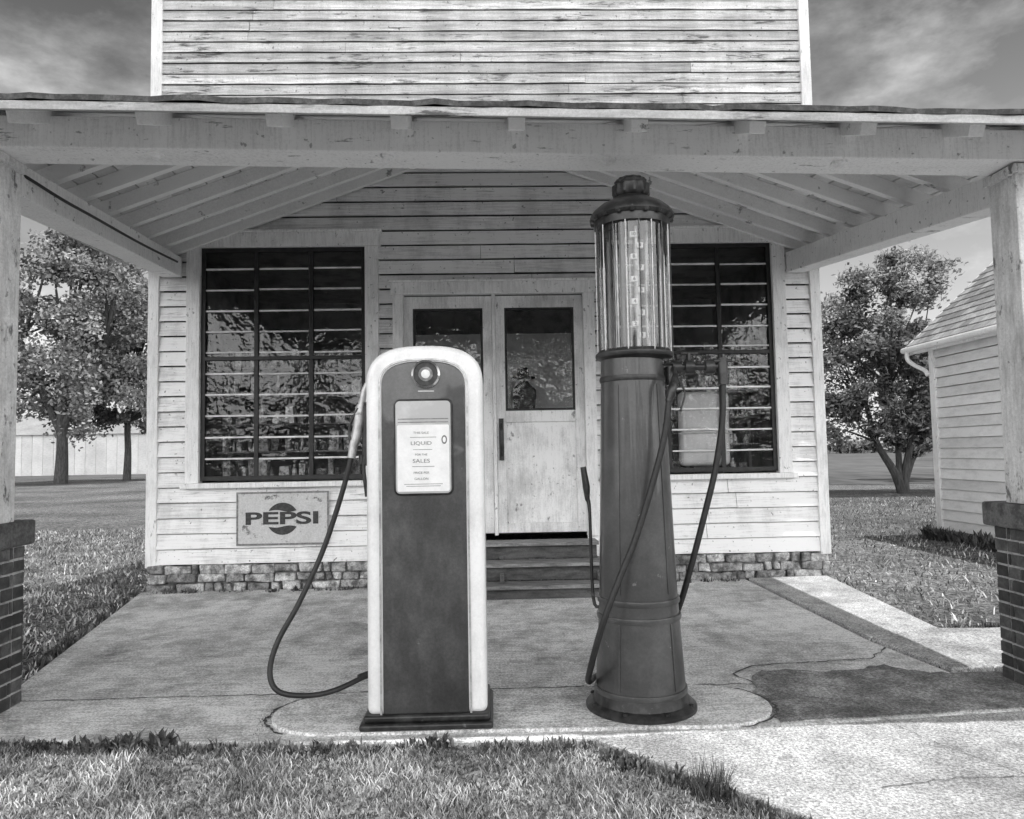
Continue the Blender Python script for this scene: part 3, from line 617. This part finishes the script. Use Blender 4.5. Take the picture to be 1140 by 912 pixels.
for x in (.24,.31,.42): b.tube([(vx+x-.024,vy,1.80),(vx+x+.024,vy,1.80)],.038,n=12)
b.tube([(vx+.31,vy,1.80),(vx+.31,vy,1.875)],.011); b.tube([(vx+.27,vy,1.875),(vx+.36,vy,1.875)],.008)
b.tube([(vx+.49,vy,1.845),(vx+.49,vy-.01,1.70)],[.032,.027],n=14); b.tube([(vx+.44,vy-.02,1.83),(vx+.54,vy-.02,1.83)],.010)
b.tube([(vx+.20,vy-.02,1.80),(vx+.20,vy-.03,1.70)],.024,n=12)
b.done('outlet_arm',m_blackm,p2,smooth=True)
b=B(); b.tube([(.90,3.73,1.60),(.925,3.735,1.68),(.955,3.80,1.74)],[.020,.022,.016],n=12,smooth=4); b.tube([(.955,3.80,1.74),(.97,3.9,1.79)],.012,smooth=3)
b.tube([(.96,3.76,1.72),(.985,3.74,1.64),(.955,3.72,1.55)],.006,smooth=5); b.done('nozzle',m_blackm,p2,smooth=True)
b=B(); b.tube([(1.25,3.95,1.71),(1.235,3.94,1.50),(1.19,3.94,1.25),(1.13,3.95,1.02),(1.05,3.98,.72),(1.00,4.06,.50),(.95,4.24,.28),(.74,4.31,.14),(.56,4.20,.10),(.485,3.95,.15),(.475,3.76,.28),(.53,3.70,.50),(.62,3.705,.72),(.71,3.715,.92),(.80,3.72,1.18),(.87,3.725,1.42),(.90,3.73,1.60)],.0165,n=12,smooth=8); b.done('hose',m_rub,p2,smooth=True)
b=B(); b.tube([(.56,3.98,.52),(.525,4.0,.58),(.52,4.02,1.02),(.51,4.03,1.10),(.505,4.02,1.16),(.49,4.02,1.27)],[.009,.009,.009,.014,.020,.016],smooth=4,n=12); b.done('pump_lever',m_blackm,p2,smooth=True)
# ------------------------------------------------------------------ SHED
sh=thing('garden_shed',(6.67,10.95,0),'small white clapboard shed with shingled roof and gutter','shed')
o_=Vector((6.67,10.95,0)); d_=Vector((0,-1,0)); n_=Vector((1,0,0)); LL=3.9; DD=3.5; H=3.02; sl=.92; HR=H+sl*DD/2; ov=.20
b=B()
def wallrow(p,q,z0,z1,out):
    z=z0
    while z<z1-1e-3:
        t=R(0,1); u=out*.03; zt=min(z+.15,z1)
        b.face([p+u+Vector((0,0,z)),q+u+Vector((0,0,z)),q+Vector((0,0,zt-.006)),p+Vector((0,0,zt-.006))],t)
        b.face([p+u+Vector((0,0,z)),p-u+Vector((0,0,z+.01)),q-u+Vector((0,0,z+.01)),q+u+Vector((0,0,z))],t); z+=.15
wallrow(o_,o_+d_*LL,.12,H,-n_); wallrow(o_,o_+n_*DD,.12,H,-d_); wallrow(o_+n_*DD,o_+n_*DD+d_*LL,.12,H,n_); wallrow(o_+d_*LL,o_+d_*LL+n_*DD,.12,H,d_)
for e in (0,LL):
    q=o_+d_*e; b.face([q+Vector((0,0,H)),q+n_*DD+Vector((0,0,H)),q+n_*DD/2+Vector((0,0,HR))],.5)
b.done('wall',m_shed,sh,fix=False)
b=B(); b.hexa([o_,o_+d_*LL,o_+d_*LL+n_*DD,o_+n_*DD,o_+Vector((0,0,.12)),o_+d_*LL+Vector((0,0,.12)),o_+d_*LL+n_*DD+Vector((0,0,.12)),o_+n_*DD+Vector((0,0,.12))],.5); b.done('foundation',m_mortar,sh)
b=B(); b.box(o_.x-.045,o_.x+.0,o_.y-.09,o_.y+.03,.12,H-.1,.6); b.done('corner_board',m_trim,sh)
b=B(); nrow=16
for side in (0,1):
    for k in range(nrow):
        a=-ov+(DD/2+ov)*k/nrow; c=-ov+(DD/2+ov)*(k+1)/nrow+.03
        def pt(e,w,dz): 
            ww=w if side==0 else DD-w
            return o_+d_*e+n_*ww+Vector((0,0,H+sl*w+dz))
        e=-.35
        while e<LL+.3:
            w=R(.15,.28); e2=min(e+w,LL+.35); t=R(0,1)
            b.face([pt(e+.004,a,.07),pt(e2-.004,a,.07),pt(e2-.004,c,.05),pt(e+.004,c,.05)],t); b.face([pt(e+.004,a,.07),pt(e2-.004,a,.07),pt(e2-.004,a,.045),pt(e+.004,a,.045)],t*.3); e=e2
    b.face([pt(-.33,-ov+.02,.045),pt(LL+.33,-ov+.02,.045),pt(LL+.33,DD/2,.045),pt(-.33,DD/2,.045)],.2)
b.done('roof',m_shingle,sh,fix=False)
ze=H-sl*ov
b=B(); b.beam(Vector((o_.x-ov+.02,o_.y+.33,ze-.01)),Vector((o_.x-ov+.02,o_.y-LL-.33,ze-.01)),.02,.12,.8); b.done('fascia',m_trim,sh)
for yy in (o_.y+.34,o_.y-LL-.34):
    b=B(); b.beam((o_.x-ov,yy,ze-.02),(o_.x+DD/2,yy,HR-.02),.03,.12,.7); b.done('rake_board',m_trim,sh)
b=B(); b.box(o_.x-ov+.03,o_.x-.03,o_.y-LL-.32,o_.y+.32,ze-.05,ze-.035,.6); b.done('soffit',m_trim,sh)
gx_=o_.x-ov-.04
b=B(); b.tube([(gx_,o_.y+.36,ze),(gx_,o_.y-LL-.3,ze)],.045,n=12); b.done('gutter',m_white,sh,smooth=True)
b=B(); b.tube([(gx_,o_.y+.25,ze),(gx_,o_.y+.25,ze-.14),(gx_+.06,o_.y+.18,ze-.24),(o_.x-.10,o_.y+.04,ze-.34),(o_.x-.08,o_.y-.0,ze-.42)],.032,smooth=4); b.done('downspout',m_white,sh,smooth=True)
# ------------------------------------------------------------------ BARN far left
bn=thing('white_barn',(-38,73,0),'long low white metal barn beyond the lawn','barn')
b=B()
x=-60
while x<-29: b.box(x,x+.97,72,72.2,0,3.9); x+=1.0
b.box(-60,-29,72.2,84,0,3.9,.5); b.done('wall',m_shed,bn)
b=B(); b.hexa([(-60.4,71.6,3.9),(-28.6,71.6,3.9),(-28.6,84.5,3.9),(-60.4,84.5,3.9),(-60.4,77.9,6.2),(-28.6,77.9,6.2),(-28.6,78.1,6.2),(-60.4,78.1,6.2)],.5); b.done('roof',m_shingle,bn)
# ------------------------------------------------------------------ TREES
def tree(loc,label,trunks,cc,cr,nl,ls,ncl,seed,tr=.25,extra=[]):
    random.seed(seed); L0=Vector(loc)
    e=thing('tree',loc,label,'tree')
    cl=[]
    for i in range(ncl):
        while True:
            p=Vector((R(-1,1),R(-1,1),R(-1,1)))
            if .25<p.length<1: break
        p=Vector((p.x*cr[0],p.y*cr[1],p.z*cr[2]))+Vector(cc)
        cl.append((L0+p,R(.10,.24)*min(cr)*1.1,R(0,1)))
    for p,rr in extra: cl.append((L0+Vector(p),rr,R(0,1)))
    b=B()
    for t in trunks:
        pts=[L0+Vector(p) for p in t[0]]; b.tube(pts,t[1],n=9,smooth=4)
    tops=[L0+Vector(t[0][-1]) for t in trunks]+[L0+Vector(t[0][-2]) for t in trunks]
    for i,(p,rr,_) in enumerate(cl):
        if i%2: continue
        s=min(tops,key=lambda q:(q-p).length+ (3 if q.z>p.z else 0)); m=s.lerp(p,.5)+Vector((R(-.3,.3),R(-.3,.3),R(-.1,.4)))*rr
        b.tube([s,m,p],[tr*.35,tr*.2,tr*.06],n=5,smooth=3)
    b.done('trunk',m_bark,e,smooth=True)
    b=B()
    for i in range(nl):
        p,rr,tn=random.choice(cl)
        q=Vector((random.gauss(0,1),random.gauss(0,1),random.gauss(0,.75)))
        if q.length>2.2: q*=.8
        q=p+q*rr*.62
        u=Vector((random.gauss(0,1),random.gauss(0,1),random.gauss(0,1))).normalized(); v=u.orthogonal().normalized(); s=ls*R(.6,1.3)
        t=min(1,max(0,tn*.5+R(0,.5)))
        b.face([q-u*s*.5,q+v*s*.28,q+u*s*.5,q-v*s*.28],t)
    b.done('crown',m_leaf,e,fix=False)
    random.seed(seed+1)
tree((-26.7,46.6,0),'large broadleaf tree with spreading crown on mown lawn',[([(0,0,-.1),(.05,0,2),(0,0,5),(.3,0,9)],[.42,.33,.28,.15]),([(0,0,3),(-1.5,.3,6),(-2.6,0,9)],[.25,.18,.1]),([(0,0,3.3),(1.6,-.3,6),(2.6,0,8.5)],[.25,.18,.1])],(.2,0,9.8),(6.0,4.5,6.8),38000,.28,95,11,.4)
tree((-25.3,52.0,0),'smaller rounded broadleaf tree beside larger tree',[([(0,0,-.1),(.05,0,2),(0,0,4),(.3,0,7)],[.28,.22,.2,.1])],(1.2,0,8.2),(5.4,3.5,5.8),28000,.28,80,23,.3)
tree((-36.5,50,0),'broadleaf tree at edge of lawn',[([(0,0,-.1),(.05,0,2),(0,0,4),(.3,0,8)],[.35,.28,.2,.1])],(0,0,9.6),(5,4,7.2),12000,.38,50,31,.3)
tree((12.2,21.8,0),'low forked broadleaf tree with dense crown on lawn',[([(0,0,-.1),(-.25,0,.6),(-.75,0,1.5),(-1.0,0,2.6)],[.16,.12,.09,.06]),([(.02,0,-.1),(.1,0,.7),(.35,0,1.7),(.5,0,3)],[.14,.11,.09,.06]),([(.05,0,.3),(.5,.2,1.1),(1.1,.1,2.2)],[.10,.08,.05]),([(-.1,0,.4),(.0,.2,1.5),(-.2,.1,3.2)],[.10,.08,.05])],(.35,0,4.15),(3.1,1.8,3.0),44000,.15,150,47,.12,[((-1.9,0,1.9),.5),((-1.9,0,2.6),.5),((1.8,0,2.0),.5),((2.4,0,2.6),.5),((-.9,0,1.9),.4),((.8,0,2.0),.4),((2.9,0,3.4),.5),((2.8,0,4.4),.5),((2.3,0,5.4),.5),((-1.8,0,5.6),.5)])
tree((18.5,30,0),'broadleaf tree behind the shed',[([(0,0,-.1),(0,0,2),(.2,0,5)],[.3,.22,.1])],(0,0,4.2),(2.6,2,2.6),9000,.2,40,53,.2)
random.seed(5); b=B()
for i in range(26000):
    x=R(-260,260); far=i%3
    hx=6+3*math.sin(x*.05)+2*math.sin(x*.17+1)+1.2*math.sin(x*.5)
    z=hx*random.random()**.7; y=170+R(0,8)-z*.2; s=R(.5,1.3)
    if far==0: x*=.5; z*=1.5; y=-60-R(0,8)+z*.2
    u=Vector((random.gauss(0,1),random.gauss(0,1),random.gauss(0,1))).normalized(); v=u.orthogonal().normalized(); q=Vector((x,y,z))
    b.face([q-u*s,q+v*s*.6,q+u*s,q-v*s*.6],R(0,.6))
o=b.done('distant_treeline',m_leaf,fix=False); o['kind']='stuff'
# ------------------------------------------------------------------ WORLD + SUN
w=bpy.data.worlds.new("World"); sc.world=w; w.use_nodes=True; nt=w.node_tree; bg=nt.nodes['Background']
trav=Vector((-.26,.05,-1)).normalized()
sund=-trav; el=math.asin(sund.z); az=math.atan2(sund.x,sund.y)
sky=nt.nodes.new('ShaderNodeTexSky'); sky.sky_type='NISHITA'; sky.sun_disc=False; sky.sun_elevation=el; sky.sun_rotation=az
bw=nt.nodes.new('ShaderNodeRGBToBW'); nt.links.new(sky.outputs[0],bw.inputs[0])
tc=nt.nodes.new('ShaderNodeTexCoord').outputs['Generated']
sx=nt.nodes.new('ShaderNodeSeparateXYZ'); nt.links.new(tc,sx.inputs[0])
cn=noise(nt,tc,3.0,8,.62,(1,1,2.0)); cf=ramp(nt,cn,.46,.66)
cloud=ramp(nt,noise(nt,tc,8,6,.6,(1,1,2)),.34,.66,2.2,7.5)
c=mixf(nt,cf,bw.outputs[0],cloud)
c=math_(nt,'MULTIPLY',c,ramp(nt,sx.outputs[2],.15,.50,1.25,.45))
fill_bank=math_(nt,'MULTIPLY',ramp(nt,sx.outputs[1],-.05,-.45,0,1),ramp(nt,sx.outputs[2],.70,.35,0,1))  # bright bank of sky added behind the camera as soft fill under the canopy
c=mixf(nt,fill_bank,c,ramp(nt,noise(nt,tc,3,5,.6,(1,1,2)),.35,.65,15,38))
cc=nt.nodes.new('ShaderNodeCombineColor')
for i in range(3): nt.links.new(c,cc.inputs[i])
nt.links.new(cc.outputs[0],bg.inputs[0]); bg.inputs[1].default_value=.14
sl_=bpy.data.lights.new('sun','SUN'); sl_.energy=3.8; sl_.angle=math.radians(.5); so=bpy.data.objects.new('sun',sl_); sc.collection.objects.link(so)
so.rotation_euler=trav.to_track_quat('-Z','Y').to_euler()
